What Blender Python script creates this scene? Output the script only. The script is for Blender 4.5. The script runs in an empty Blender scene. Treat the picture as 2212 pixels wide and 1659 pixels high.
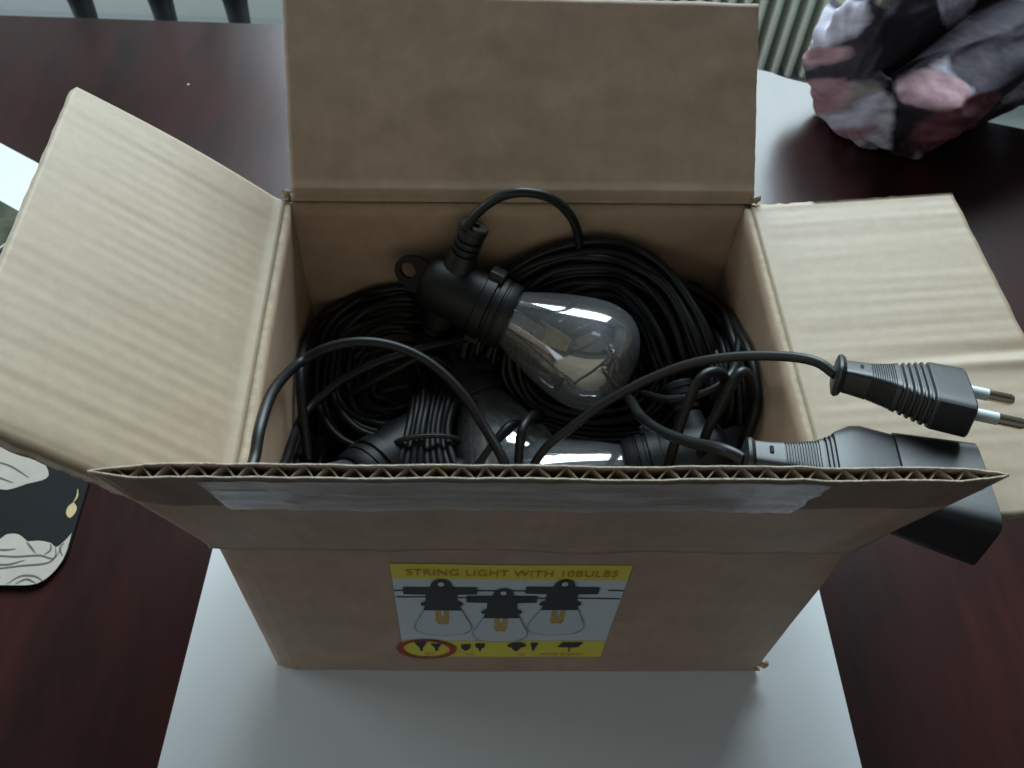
import bpy, bmesh, math, random
from mathutils import Vector, Matrix, noise
random.seed(7)
S = bpy.context.scene
C = S.collection
R = math.radians

# ------------------------------------------------------------------ camera, world, lamps
cd = bpy.data.cameras.new('camera'); cam = bpy.data.objects.new('camera', cd); C.objects.link(cam)
cam.rotation_mode = 'XYZ'
cam.location = (-0.0203, -0.1218, 0.3541)
cam.rotation_euler = (0.654905, -0.043941, -0.019599)
cd.sensor_width = 36.0; cd.lens = 36.0*1844.4/2212.0
cd.clip_start = 0.01; cd.clip_end = 30
cd.dof.use_dof = True; cd.dof.focus_distance = 0.27; cd.dof.aperture_fstop = 30.0
S.camera = cam
W = bpy.data.worlds.new('World'); S.world = W; W.use_nodes = True
bg = W.node_tree.nodes['Background']; bg.inputs[0].default_value = (0.9, 0.95, 1.0, 1); bg.inputs[1].default_value = 0.01
S.view_settings.view_transform = 'Standard'; S.view_settings.look = 'None'
S.view_settings.exposure = 0.0; S.view_settings.gamma = 1.0
WX0, WX1, WZ0, WZ1, WY = -0.50, 1.25, 0.62, 2.5, 1.76
def area(name, loc, rot, sx, sy, power, col):
    l = bpy.data.lights.new(name, 'AREA'); l.shape = 'RECTANGLE'; l.size = sx; l.size_y = sy
    l.energy = power; l.color = col
    o = bpy.data.objects.new(name, l); C.objects.link(o); o.location = loc; o.rotation_euler = rot
    return o
area('window_daylight', ((WX0+WX1)/2, WY+0.05, (WZ0+WZ1)/2), (R(-90), 0, 0), WX1-WX0, WZ1-WZ0, 168.0, (0.75, 0.92, 1.0))
area('side_fill_light', (-1.80, 0.80, 0.40), (R(90), 0, R(-90)), 1.0, 0.9, 16.0, (0.80, 0.94, 1.0))  # added fill for back wall and radiator, in front of a closed wall
area('front_fill_light', (-1.78, -1.05, 0.62), (R(90), 0, R(-90)), 1.7, 1.0, 7.5, (0.86, 0.95, 1.0))  # added fill for box front and sheet, kept low to miss the interior

# ------------------------------------------------------------------ materials
def mat(name, col, rough=0.6, metal=0.0, spec=0.5, var=0.0, vscale=60, vstretch=(1,1,1), col2=None,
        bump=0.0, bscale=400, bstretch=(1,1,1), coat=0.0, coatr=0.1, detail=6, trans=0.0, sheen=0.0):
    m = bpy.data.materials.new(name); m.use_nodes = True
    nt = m.node_tree; b = nt.nodes['Principled BSDF']
    b.inputs['Base Color'].default_value = (*col, 1); b.inputs['Roughness'].default_value = rough
    b.inputs['Metallic'].default_value = metal; b.inputs['Specular IOR Level'].default_value = spec
    b.inputs['Coat Weight'].default_value = coat; b.inputs['Coat Roughness'].default_value = coatr
    b.inputs['Transmission Weight'].default_value = trans
    b.inputs['Sheen Weight'].default_value = sheen
    tc = nt.nodes.new('ShaderNodeTexCoord')
    def nz(scale, stretch, det):
        mp = nt.nodes.new('ShaderNodeMapping'); mp.inputs['Scale'].default_value = stretch
        nt.links.new(tc.outputs['Object'], mp.inputs[0])
        n = nt.nodes.new('ShaderNodeTexNoise'); n.inputs['Scale'].default_value = scale; n.inputs['Detail'].default_value = det
        n.inputs['Roughness'].default_value = 0.65
        nt.links.new(mp.outputs[0], n.inputs['Vector']); return n
    if var or col2:
        n = nz(vscale, vstretch, detail)
        r = nt.nodes.new('ShaderNodeValToRGB')
        c2 = col2 or tuple(c*(1-var) for c in col)
        r.color_ramp.elements[0].position = 0.32; r.color_ramp.elements[0].color = (*c2, 1)
        r.color_ramp.elements[1].position = 0.68; r.color_ramp.elements[1].color = (*col, 1)
        nt.links.new(n.outputs['Fac'], r.inputs[0]); nt.links.new(r.outputs[0], b.inputs['Base Color'])
    if bump:
        n = nz(bscale, bstretch, 4)
        bp = nt.nodes.new('ShaderNodeBump'); bp.inputs['Strength'].default_value = bump; bp.inputs['Distance'].default_value = 0.001
        nt.links.new(n.outputs['Fac'], bp.inputs['Height']); nt.links.new(bp.outputs[0], b.inputs['Normal'])
    return m

M = {}
M['kraft'] = mat('kraft_inner', (0.35, 0.266, 0.180), 0.55, spec=0.4, var=0.12, vscale=220, bump=0.06, bscale=900, bstretch=(1, 1, 1))
M['kraft_out'] = mat('kraft_outer', (0.44, 0.313, 0.222), 0.6, var=0.20, vscale=70, bump=0.07, bscale=900)
def flutelines(m, pitch, dist):
    nt = m.node_tree; b = nt.nodes['Principled BSDF']; old = b.inputs['Normal'].links[0].from_node if b.inputs['Normal'].links else None
    tc = nt.nodes.new('ShaderNodeTexCoord'); w = nt.nodes.new('ShaderNodeTexWave'); w.wave_type = 'BANDS'; w.bands_direction = 'X'
    w.inputs['Scale'].default_value = 2*math.pi/(20*pitch); w.inputs['Distortion'].default_value = 1.2; w.inputs['Detail'].default_value = 1; w.inputs['Detail Scale'].default_value = 0.2
    nt.links.new(tc.outputs['Object'], w.inputs['Vector'])
    bp = nt.nodes.new('ShaderNodeBump'); bp.inputs['Strength'].default_value = 1; bp.inputs['Distance'].default_value = dist
    nt.links.new(w.outputs['Fac'], bp.inputs['Height'])
    if old: nt.links.new(old.outputs[0], bp.inputs['Normal'])
    nt.links.new(bp.outputs[0], b.inputs['Normal'])
flutelines(M['kraft_out'], 0.0056, 0.000035)
M['kraft_dark'] = mat('kraft_stripped', (0.235, 0.165, 0.125), 0.75, var=0.25, vscale=160, bump=0.3, bscale=900)
M['flute'] = mat('flute_paper', (0.44, 0.345, 0.24), 0.8, var=0.3, vscale=300)
M['torn'] = mat('torn_paper', (0.52, 0.44, 0.33), 0.85, var=0.2, vscale=300, bump=0.5, bscale=1200)
M['black'] = mat('black_rubber', (0.009, 0.010, 0.011), 0.5, spec=0.4, var=0.3, vscale=300, bump=0.08, bscale=1500)
M['cable'] = mat('black_cable', (0.008, 0.0085, 0.009), 0.44, spec=0.35, var=0.3, vscale=200)
M['plug'] = mat('black_plug_plastic', (0.013, 0.0155, 0.0165), 0.42, var=0.2, vscale=300, bump=0.12, bscale=2500)
M['cap'] = mat('dark_cap_plastic', (0.013, 0.013, 0.015), 0.4, var=0.2, vscale=300, bump=0.1, bscale=2500)
M['slot'] = mat('slot_shade', (0.004, 0.004, 0.004), 0.9)  # black painted in for the shade inside the slots
M['sleeve'] = mat('pin_sleeve', (0.62, 0.66, 0.68), 0.45, var=0.08)
M['metal'] = mat('pin_metal', (0.62, 0.55, 0.44), 0.22, metal=1.0, var=0.15, vscale=400)
M['paper'] = mat('white_paper', (0.79, 0.81, 0.82), 0.75, var=0.02, vscale=20, bump=0.05, bscale=800)
M['table'] = mat('mahogany_lacquer', (0.042, 0.0105, 0.009), 0.32, col2=(0.013, 0.0055, 0.005), vscale=13, vstretch=(3.2, 0.6, 1),
                 bump=0.05, bscale=90, bstretch=(2.5, 0.5, 1), spec=0.25, coat=0.13, coatr=0.19)
M['wood_dark'] = mat('dark_turned_wood', (0.006, 0.005, 0.007), 0.3, var=0.3)
M['wall'] = mat('wall_paint', (0.84, 0.87, 0.85), 0.9, var=0.05, vscale=12, bump=0.1, bscale=150)
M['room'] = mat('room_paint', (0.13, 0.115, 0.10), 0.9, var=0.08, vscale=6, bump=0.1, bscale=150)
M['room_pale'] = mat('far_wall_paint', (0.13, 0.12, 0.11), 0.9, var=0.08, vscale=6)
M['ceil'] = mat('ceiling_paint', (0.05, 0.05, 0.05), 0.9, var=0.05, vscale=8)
M['floor'] = mat('pale_floor', (0.62, 0.70, 0.71), 0.42, var=0.10, vscale=5, vstretch=(1, 4, 1))
M['rad'] = mat('radiator_enamel', (0.88, 0.86, 0.74), 0.35, var=0.04)
M['radback'] = mat('radiator_back', (0.70, 0.70, 0.62), 0.6, var=0.05)
M['frame'] = mat('window_paint', (0.75, 0.75, 0.74), 0.5)
M['mat_black'] = mat('mat_black', (0.005, 0.006, 0.007), 0.6, spec=0.2, var=0.3, vscale=40)
M['cream'] = mat('mat_cream', (0.42, 0.375, 0.32), 0.7, spec=0.2, var=0.12, vscale=120)
M['inkline'] = mat('ink_line', (0.09, 0.08, 0.08), 0.7)
M['gold'] = mat('gold_print', (0.52, 0.39, 0.19), 0.6, var=0.2, vscale=300)
M['yellow'] = mat('sticker_yellow', (0.76, 0.64, 0.06), 0.5, var=0.04)
M['stickwhite'] = mat('sticker_white', (0.60, 0.66, 0.70), 0.45, var=0.05, vscale=30)
M['redink'] = mat('sticker_red', (0.60, 0.20, 0.05), 0.6)
M['marker'] = mat('red_marker', (0.40, 0.035, 0.04), 0.55, var=0.3, vscale=150)
M['print_black'] = mat('print_black', (0.018, 0.022, 0.028), 0.5)
M['print_grey'] = mat('print_grey', (0.28, 0.31, 0.34), 0.5)
M['print_pale'] = mat('print_pale', (0.56, 0.61, 0.65), 0.5)
M['print_orange'] = mat('print_orange', (0.62, 0.40, 0.12), 0.5, var=0.35, vscale=600)
M['led_yellow'] = mat('led_phosphor', (0.95, 0.60, 0.06), 0.5)
M['led_board'] = mat('led_board', (0.75, 0.74, 0.62), 0.4)

def glass(name, tint, lo):
    m = bpy.data.materials.new(name); m.use_nodes = True; nt = m.node_tree
    haze = 0.14 if lo > 0.12 else 0.0
    nt.nodes.remove(nt.nodes['Principled BSDF']); out = nt.nodes['Material Output']
    t = nt.nodes.new('ShaderNodeBsdfTransparent'); t.inputs[0].default_value = (*tint, 1)
    g = nt.nodes.new('ShaderNodeBsdfGlossy'); g.inputs['Roughness'].default_value = 0.075; g.inputs[0].default_value = (0.95, 0.97, 1, 1)
    f = nt.nodes.new('ShaderNodeFresnel'); f.inputs[0].default_value = 1.55
    mr = nt.nodes.new('ShaderNodeMapRange'); mr.inputs[1].default_value = 0; mr.inputs[2].default_value = 1
    mr.inputs[3].default_value = lo; mr.inputs[4].default_value = 1.0
    x = nt.nodes.new('ShaderNodeMixShader')
    nt.links.new(f.outputs[0], mr.inputs[0]); nt.links.new(mr.outputs[0], x.inputs[0])
    nt.links.new(t.outputs[0], x.inputs[1]); nt.links.new(g.outputs[0], x.inputs[2]); 
    d = nt.nodes.new('ShaderNodeBsdfDiffuse'); d.inputs[0].default_value = (0.50, 0.52, 0.54, 1)
    y = nt.nodes.new('ShaderNodeMixShader'); y.inputs[0].default_value = haze
    nt.links.new(x.outputs[0], y.inputs[1]); nt.links.new(d.outputs[0], y.inputs[2]); nt.links.new(y.outputs[0], out.inputs[0])
    return m
M['glass'] = glass('bulb_glass', (0.74, 0.75, 0.76), 0.24)
M['stem'] = glass('stem_glass', (0.88, 0.9, 0.9), 0.10)
def film(name, col, alpha, rough):
    m = bpy.data.materials.new(name); m.use_nodes = True; nt = m.node_tree
    b = nt.nodes['Principled BSDF']; out = nt.nodes['Material Output']
    b.inputs['Base Color'].default_value = (*col, 1); b.inputs['Roughness'].default_value = rough
    tc = nt.nodes.new('ShaderNodeTexCoord'); mp = nt.nodes.new('ShaderNodeMapping'); mp.inputs['Scale'].default_value = (1, 1, 5)
    n = nt.nodes.new('ShaderNodeTexNoise'); n.inputs['Scale'].default_value = 38; n.inputs['Detail'].default_value = 5
    mr = nt.nodes.new('ShaderNodeMapRange'); mr.inputs[1].default_value = 0.35; mr.inputs[2].default_value = 0.72
    mr.inputs[3].default_value = alpha*0.75; mr.inputs[4].default_value = min(1, alpha*1.5)
    t = nt.nodes.new('ShaderNodeBsdfTransparent'); x = nt.nodes.new('ShaderNodeMixShader')
    nt.links.new(tc.outputs['Object'], mp.inputs[0]); nt.links.new(mp.outputs[0], n.inputs['Vector'])
    nt.links.new(n.outputs['Fac'], mr.inputs[0]); nt.links.new(mr.outputs[0], x.inputs[0])
    nt.links.new(t.outputs[0], x.inputs[1]); nt.links.new(b.outputs[0], x.inputs[2]); nt.links.new(x.outputs[0], out.inputs[0])
    return m
M['tape'] = film('clear_tape', (0.60, 0.565, 0.57), 0.46, 0.2)
M['tape_loose'] = film('lifted_tape', (0.62, 0.59, 0.62), 0.48, 0.25)
def floral():
    m = bpy.data.materials.new('floral_cloth'); m.use_nodes = True; nt = m.node_tree; b = nt.nodes['Principled BSDF']
    tc = nt.nodes.new('ShaderNodeTexCoord'); L = nt.links.new
    n = nt.nodes.new('ShaderNodeTexNoise'); n.inputs['Scale'].default_value = 30; n.inputs['Detail'].default_value = 4; L(tc.outputs['UV'], n.inputs['Vector'])
    fine = nt.nodes.new('ShaderNodeTexNoise'); fine.inputs['Scale'].default_value = 130; fine.inputs['Detail'].default_value = 5; L(tc.outputs['UV'], fine.inputs['Vector'])
    prev = nt.nodes.new('ShaderNodeMixRGB'); prev.inputs[1].default_value = (0.012, 0.010, 0.015, 1); prev.inputs[2].default_value = (0.05, 0.04, 0.055, 1); L(fine.outputs['Fac'], prev.inputs[0])
    def blobs(prev, off, scale, lo, hi, ca, cb, keep, stretch):
        mp = nt.nodes.new('ShaderNodeMapping'); mp.inputs['Location'].default_value = off; mp.inputs['Scale'].default_value = stretch; mp.inputs['Rotation'].default_value = (0, 0, off[0])
        L(tc.outputs['UV'], mp.inputs[0])
        mx = nt.nodes.new('ShaderNodeMixRGB'); mx.inputs[0].default_value = 0.022; L(mp.outputs[0], mx.inputs[1]); L(n.outputs['Color'], mx.inputs[2])
        v = nt.nodes.new('ShaderNodeTexVoronoi'); v.inputs['Scale'].default_value = scale; L(mx.outputs[0], v.inputs['Vector'])
        sp = nt.nodes.new('ShaderNodeSeparateColor'); L(v.outputs['Color'], sp.inputs[0])
        pick = nt.nodes.new('ShaderNodeMath'); pick.operation = 'LESS_THAN'; pick.inputs[1].default_value = keep; L(sp.outputs[0], pick.inputs[0])
        mr = nt.nodes.new('ShaderNodeMapRange'); mr.inputs[1].default_value = lo; mr.inputs[2].default_value = hi; mr.inputs[3].default_value = 1; mr.inputs[4].default_value = 0; L(v.outputs['Distance'], mr.inputs[0])
        mu = nt.nodes.new('ShaderNodeMath'); mu.operation = 'MULTIPLY'; L(pick.outputs[0], mu.inputs[0]); L(mr.outputs[0], mu.inputs[1])
        col = nt.nodes.new('ShaderNodeMixRGB'); col.inputs[1].default_value = (*ca, 1); col.inputs[2].default_value = (*cb, 1)
        r2 = nt.nodes.new('ShaderNodeMapRange'); r2.inputs[1].default_value = 0.35; r2.inputs[2].default_value = 0.65; L(fine.outputs['Fac'], r2.inputs[0]); L(r2.outputs[0], col.inputs[0])
        o = nt.nodes.new('ShaderNodeMixRGB'); L(mu.outputs[0], o.inputs[0]); L(prev.outputs[0], o.inputs[1]); L(col.outputs[0], o.inputs[2]); return o
    p1 = blobs(prev, (0.3, 0.1, 0), 20, 0.52, 0.58, (0.56, 0.54, 0.62), (0.36, 0.33, 0.40), 1.1, (1.0, 0.62, 1))
    p1 = blobs(p1, (3.3, 0.4, 0), 17, 0.36, 0.43, (0.018, 0.014, 0.02), (0.06, 0.045, 0.06), 0.52, (1.0, 0.8, 1))
    p2 = blobs(p1, (1.7, 0.9, 0), 19, 0.40, 0.47, (0.22, 0.095, 0.115), (0.11, 0.030, 0.045), 0.66, (0.7, 1.0, 1))
    p3 = blobs(p2, (2.9, 2.2, 0), 24, 0.30, 0.36, (0.38, 0.24, 0.26), (0.25, 0.13, 0.15), 0.5, (0.8, 1.0, 1))
    p4 = blobs(p3, (4.4, 1.2, 0), 26, 0.26, 0.33, (0.30, 0.27, 0.22), (0.16, 0.13, 0.09), 0.30, (1.0, 0.7, 1))
    L(p4.outputs[0], b.inputs['Base Color']); b.inputs['Roughness'].default_value = 0.75; b.inputs['Specular IOR Level'].default_value = 0.2
    return m
M['floral'] = floral()

# ------------------------------------------------------------------ helpers
def link(name, me, parent=None, mats=(), smooth=True, kind=None, label=None):
    for m in mats: me.materials.append(m)
    if smooth:
        for p in me.polygons: p.use_smooth = True
    o = bpy.data.objects.new(name, me); C.objects.link(o)
    if parent: o.parent = parent
    if kind: o['kind'] = kind
    if label: o['label'] = label
    return o
def tag(o, label=None, cat=None, group=None, kind=None):
    if label: o['label'] = label
    if cat: o['category'] = cat
    if group: o['group'] = group
    if kind: o['kind'] = kind
    return o
def thing(name, label, cat, mtx=None, group=None):
    o = bpy.data.objects.new(name, None); C.objects.link(o); o.empty_display_size = 0.01
    if mtx is not None: o.matrix_world = mtx
    return tag(o, label, cat, group)
def mesh(name, v, f, mi=None):
    me = bpy.data.meshes.new(name); me.from_pydata([tuple(x) for x in v], [], f); me.update()
    if mi:
        for p, i in zip(me.polygons, mi): p.material_index = i
    return me
def from_bm(name, bm):
    bmesh.ops.recalc_face_normals(bm, faces=bm.faces)
    me = bpy.data.meshes.new(name); bm.to_mesh(me); bm.free(); return me
def box_me(name, x0, x1, y0, y1, z0, z1, bev=0.0, seg=2):
    bm = bmesh.new(); bmesh.ops.create_cube(bm, size=1)
    for v in bm.verts: v.co = ((x0+x1)/2+v.co.x*(x1-x0), (y0+y1)/2+v.co.y*(y1-y0), (z0+z1)/2+v.co.z*(z1-z0))
    if bev: bmesh.ops.bevel(bm, geom=bm.edges[:], offset=bev, segments=seg, affect='EDGES', profile=0.5)
    return from_bm(name, bm)
def boxo(name, dims, m, parent=None, bev=0.0, **k):
    return link(name, box_me(name, *dims, bev=bev), parent, [m], smooth=False, **k)
def catmull(P, n=8):
    P = [Vector(p) for p in P]; Q = [2*P[0]-P[1]]+P+[2*P[-1]-P[-2]]; out = []
    for i in range(1, len(Q)-2):
        a, b, c, d = Q[i-1:i+3]
        for k in range(n):
            t = k/n
            out.append(0.5*((2*b)+(c-a)*t+(2*a-5*b+4*c-d)*t*t+(3*b-a-3*c+d)*t**3))
    out.append(P[-1]); return out
def tube_me(name, pts, r, sides=10, closed=False):
    n = len(pts); v = []; f = []; up = None
    for i, p in enumerate(pts):
        if closed: t = (pts[(i+1) % n]-pts[i-1]).normalized()
        else: t = (pts[min(i+1, n-1)]-pts[max(i-1, 0)]).normalized()
        if up is None: up = t.orthogonal().normalized()
        up = (up-t*up.dot(t)).normalized(); s = t.cross(up)
        rr = r(i/(n-1)) if callable(r) else r
        for k in range(sides):
            a = 2*math.pi*k/sides; v.append(p+(up*math.cos(a)+s*math.sin(a))*rr)
    m = n if closed else n-1
    for i in range(m):
        j = (i+1) % n
        for k in range(sides):
            f.append((i*sides+k, i*sides+(k+1) % sides, j*sides+(k+1) % sides, j*sides+k))
    if not closed:
        f.append(tuple(range(sides))[::-1]); f.append(tuple((n-1)*sides+k for k in range(sides)))
    return mesh(name, v, f)
def lathe_me(name, prof, sides=40, axis='X', closed_ends=True):
    v = []; f = []
    for x, r in prof:
        for k in range(sides):
            a = 2*math.pi*k/sides; c, s = r*math.cos(a), r*math.sin(a)
            v.append((x, c, s) if axis == 'X' else (c, s, x))
    n = len(prof)
    for i in range(n-1):
        for k in range(sides):
            f.append((i*sides+k, i*sides+(k+1) % sides, (i+1)*sides+(k+1) % sides, (i+1)*sides+k))
    if closed_ends:
        f.append(tuple(range(sides))[::-1]); f.append(tuple((n-1)*sides+k for k in range(sides)))
    bm = bmesh.new(); me = mesh(name, v, f); bm.from_mesh(me); bpy.data.meshes.remove(me)
    bmesh.ops.remove_doubles(bm, verts=bm.verts, dist=1e-6)
    return from_bm(name, bm)
def sharpen(o, ang=35):
    me = o.data; bm = bmesh.new(); bm.from_mesh(me)
    for e in bm.edges:
        if len(e.link_faces) == 2 and e.calc_face_angle(0) > R(ang): e.smooth = False
    bm.to_mesh(me); bm.free(); return o
def fbm(x, y, z=0.0): return noise.fractal(Vector((x, y, z)), 0.9, 2.1, 4)
def slab_me(name, A, B, A2, B2, th, nu=60, nv=30, disp=None, edge=None, side_mat=1):
    """bilinear sheet A-B (hinge) to A2-B2 (free edge) with thickness, disp(u,v) along the normal, edge(u,v) -> in-plane shift"""
    A, B, A2, B2 = map(Vector, (A, B, A2, B2))
    def P(u, v): return (A*(1-u)+B*u)*(1-v)+(A2*(1-u)+B2*u)*v
    v = []; f = []; mi = []
    for side in (0, 1):
        for j in range(nv+1):
            for i in range(nu+1):
                a, b = i/nu, j/nv
                uu, vv = (a, b) if edge is None else edge(a, b)
                du = P(min(a+.01, 1), b)-P(max(a-.01, 0), b); dv = P(a, min(b+.01, 1))-P(a, max(b-.01, 0))
                n = du.cross(dv).normalized()
                d = disp(a, b) if disp else 0
                v.append(P(uu, vv)+n*(d-(th if side else 0)))
    W_ = nu+1; N = W_*(nv+1)
    for j in range(nv):
        for i in range(nu):
            q = (j*W_+i, j*W_+i+1, (j+1)*W_+i+1, (j+1)*W_+i)
            f.append(q); mi.append(0); f.append(tuple(x+N for x in q[::-1])); mi.append(2)
    ring = [i for i in range(nu)]+[j*W_+nu for j in range(nv)]+[nv*W_+i for i in range(nu, 0, -1)]+[j*W_ for j in range(nv, 0, -1)]
    for k in range(len(ring)):
        a, b = ring[k], ring[(k+1) % len(ring)]
        f.append((b, a, a+N, b+N)); mi.append(side_mat)
    return mesh(name, v, f, mi)

# ------------------------------------------------------------------ the setting
FZ = -0.72
o = boxo('floor', (-1.96, 2.46, -2.1, 1.9, FZ-0.05, FZ), M['floor'], kind='structure')
wl = bpy.data.objects.new('wall', None); C.objects.link(wl); tag(wl, 'pale plain wall behind the table, under and around the window', 'wall')
for d in ((-1.98, 2.48, WY, WY+0.12, FZ-0.02, WZ0), (-1.98, WX0, WY, WY+0.12, WZ0, WZ1), (WX1, 2.48, WY, WY+0.12, WZ0, WZ1), (-1.98, 2.48, WY, WY+0.12, WZ1, 2.75),
          (-1.98, -1.86, -2.0, WY-0.002, FZ-0.02, 2.70), (2.36, 2.48, -2.0, WY-0.002, FZ-0.02, 2.70), (-1.98, 2.48, -2.12, -2.002, FZ-0.02, 2.70)):
    boxo('wall_panel', d, M['wall'] if d[2] == WY else M['room_pale'] if d[2] < -2.1 else M['room'], wl)
boxo('ceiling', (-1.99, 2.49, -2.13, WY+0.13, 2.752, 2.82), M['ceil'], kind='structure')
wn = thing('window', 'white framed window above the radiator behind the table', 'window')
fw = 0.05
for d in ((WX0, WX0+fw, WY-0.01, WY+0.04, WZ0, WZ1), (WX1-fw, WX1, WY-0.01, WY+0.04, WZ0, WZ1), (WX0+fw, WX1-fw, WY-0.01, WY+0.04, WZ0, WZ0+fw),
          (WX0+fw, WX1-fw, WY-0.01, WY+0.04, WZ1-fw, WZ1)):
    boxo('frame_bar', d, M['frame'], wn, bev=0.004)
boxo('window_sill', (WX0-0.05, WX1+0.05, WY-0.10, WY-0.012, WZ0-0.03, WZ0-0.002), M['frame'], wn, bev=0.004)

# radiator: upright tubes in front of a darker back plate
rd = thing('radiator', 'pale column radiator with upright ribs against the wall behind the table', 'radiator', Matrix.Translation((0.25, 1.58, FZ)))
RX0 = 0.13
boxo('back_plate', (RX0-0.25-0.01, 0.95, 0.031, 0.045, 0.012, 0.85), M['radback'], rd, bev=0.003)
cm = None
for i in range(28):
    x = RX0-0.25+0.012+i*0.0332
    if cm is None:
        bm = bmesh.new(); me = box_me('rib', -0.0075, 0.0075, -0.02, 0.03, 0.0, 0.84, bev=0.006, seg=3); cm = me; cm.materials.append(M['rad'])
        for p in cm.polygons: p.use_smooth = True
        bm.free()
    r_ = bpy.data.objects.new('rib', cm); C.objects.link(r_); r_.parent = rd; r_.location = (x, 0, 0.01)

# table
tb = thing('table', 'dark red lacquered mahogany table under the cardboard box', 'table', Matrix.Translation((0, 0.05, FZ)))
out = [(-0.75, 0.496), (-0.40, 0.4945), (-0.157, 0.493), (0.0, 0.488), (0.10, 0.476), (0.19, 0.452), (0.218, 0.438), (0.30, 0.408), (0.40, 0.375), (0.52, 0.32), (0.60, 0.22), (0.64, 0.05), (0.65, -0.15), (0.65, -0.55)]
pts = [(p.x, p.y) for p in catmull([(x, y, 0) for x, y in out], 6)]+[(-0.75, -0.55)]
bm = bmesh.new(); fv = [bm.verts.new((x, y-0.05, -FZ)) for x, y in pts]; fc = bm.faces.new(fv)
ex = bmesh.ops.extrude_face_region(bm, geom=[fc]); 
for v in [g for g in ex['geom'] if isinstance(g, bmesh.types.BMVert)]: v.co.z -= 0.03
bmesh.ops.recalc_face_normals(bm, faces=bm.faces)
bmesh.ops.bevel(bm, geom=[e for e in bm.edges if len(e.link_faces) == 2 and abs(e.verts[0].co.z-e.verts[1].co.z) < 1e-5], offset=0.003, segments=3, affect='EDGES')
link('tabletop', from_bm('tabletop', bm), tb, [M['table']], smooth=False)
for x, y in ((-0.66, 0.36), (0.38, 0.14), (-0.66, -0.5), (0.45, -0.5)):
    boxo('leg', (x-0.025, x+0.025, y-0.025-0.05, y+0.025-0.05, 0.0, -FZ-0.031), M['wood_dark'], tb, bev=0.004)

# chair behind the table: only the upright spindles show
ch = thing('chair', 'dark wooden chair with turned spindles behind the far table edge', 'chair', Matrix.Translation((-0.3, 0.62, -0.66)))
prof = [(0.33, 0.006), (0.36, 0.008), (0.45, 0.0085), (0.52, 0.0075), (0.56, 0.0085), (0.60, 0.0105), (0.622, 0.0120), (0.630, 0.0085), (0.637, 0.0115), (0.66, 0.0100), (0.72, 0.0080), (0.82, 0.0070)]
sm_ = lathe_me('spindle', prof, 20, 'Z'); sm_.materials.append(M['wood_dark'])
for p in sm_.polygons: p.use_smooth = True
for i, x in enumerate((-0.373, -0.302, -0.236)):
    s_ = bpy.data.objects.new('spindle', sm_); C.objects.link(s_); s_.parent = ch; s_.location = (x+0.3, 0, 0)
boxo('seat', (-0.19, 0.11, -0.02, 0.30, 0.295, 0.33), M['wood_dark'], ch, bev=0.008)
boxo('top_rail', (-0.19, 0.11, -0.012, 0.012, 0.81, 0.86), M['wood_dark'], ch, bev=0.006)
for x, y in ((-0.17, 0.0), (0.09, 0.0), (-0.17, 0.28), (0.09, 0.28)):
    boxo('leg', (x-0.012, x+0.012, y-0.012, y+0.012, -0.06, 0.294), M['wood_dark'], ch, bev=0.003)

# white sheet under the box
def sheet(name, pts, z0, th, m, mtx=None):
    bm = bmesh.new(); fv = [bm.verts.new((x, y, z0+th)) for x, y in pts]; fc = bm.faces.new(fv)
    ex = bmesh.ops.extrude_face_region(bm, geom=[fc])
    for v in [g for g in ex['geom'] if isinstance(g, bmesh.types.BMVert)]: v.co.z -= th
    return link(name, from_bm(name, bm), None, [m], smooth=False)
ps = sheet('paper_sheet', [(-0.1402, -0.085), (0.1345, -0.085), (0.1362, 0.055), (-0.1345, 0.075)], 0.0005, 0.0006, M['paper'])
tag(ps, 'plain white paper sheet lying under the cardboard box', 'paper')

# placemat at the left
def rrect(x0, x1, y0, y1, r, n=8):
    out = []
    for cx, cy, a0 in ((x1-r, y1-r, 0), (x0+r, y1-r, 90), (x0+r, y0+r, 180), (x1-r, y0+r, 270)):
        for k in range(n+1):
            a = R(a0+90*k/n); out.append((cx+r*math.cos(a), cy+r*math.sin(a)))
    return out
pm = thing('placemat', 'black placemat with cream ruffles and a gold drop, left of the box', 'placemat', Matrix.Translation((-0.35, 0.15, 0)))
def flat(name, pts, z, m, parent, off=(0, 0)):
    me = mesh(name, [(x-off[0], y-off[1], z) for x, y in pts], [tuple(range(len(pts)))])
    if me.polygons[0].normal.z < 0: me.flip_normals()
    return link(name, me, parent, [m], smooth=False)
OFF = (-0.35, 0.15)
bm = bmesh.new(); rp = rrect(-0.155, 0.1525, -0.1138, 0.10, 0.0165)
rp = [(x-(0.004*max(0, (y+0.08)/0.18) if x > 0 else 0), y) for x, y in rp]
fv = [bm.verts.new((x, y, 0.0024)) for x, y in rp]; fc = bm.faces.new(fv); ex = bmesh.ops.extrude_face_region(bm, geom=[fc])
for v in [g for g in ex['geom'] if isinstance(g, bmesh.types.BMVert)]: v.co.z -= 0.002
link('mat_board', from_bm('mat_board', bm), pm, [M['mat_black']], smooth=False)
def smooth2(pts, n=5): return [(p.x, p.y) for p in catmull([(x, y, 0) for x, y in pts], n)]
upper = [(-0.2700, 0.0850), (-0.2519, 0.0850), (-0.2467, 0.0845), (-0.2382, 0.0838), (-0.2329, 0.0836), (-0.2264, 0.0864), (-0.2174, 0.0914), (-0.2298, 0.106), (-0.250, 0.116), (-0.27, 0.118)]
flat('ruffle_print', smooth2(upper), 0.00252, M['cream'], pm, OFF)
ruff = [(-0.2600, 0.0500), (-0.2400, 0.0537), (-0.2294, 0.0578), (-0.2263, 0.0606), (-0.2213, 0.0606), (-0.2162, 0.0572)]
ruff2 = [(-0.2162, 0.0572), (-0.2108, 0.0575), (-0.2059, 0.0565)]
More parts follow.
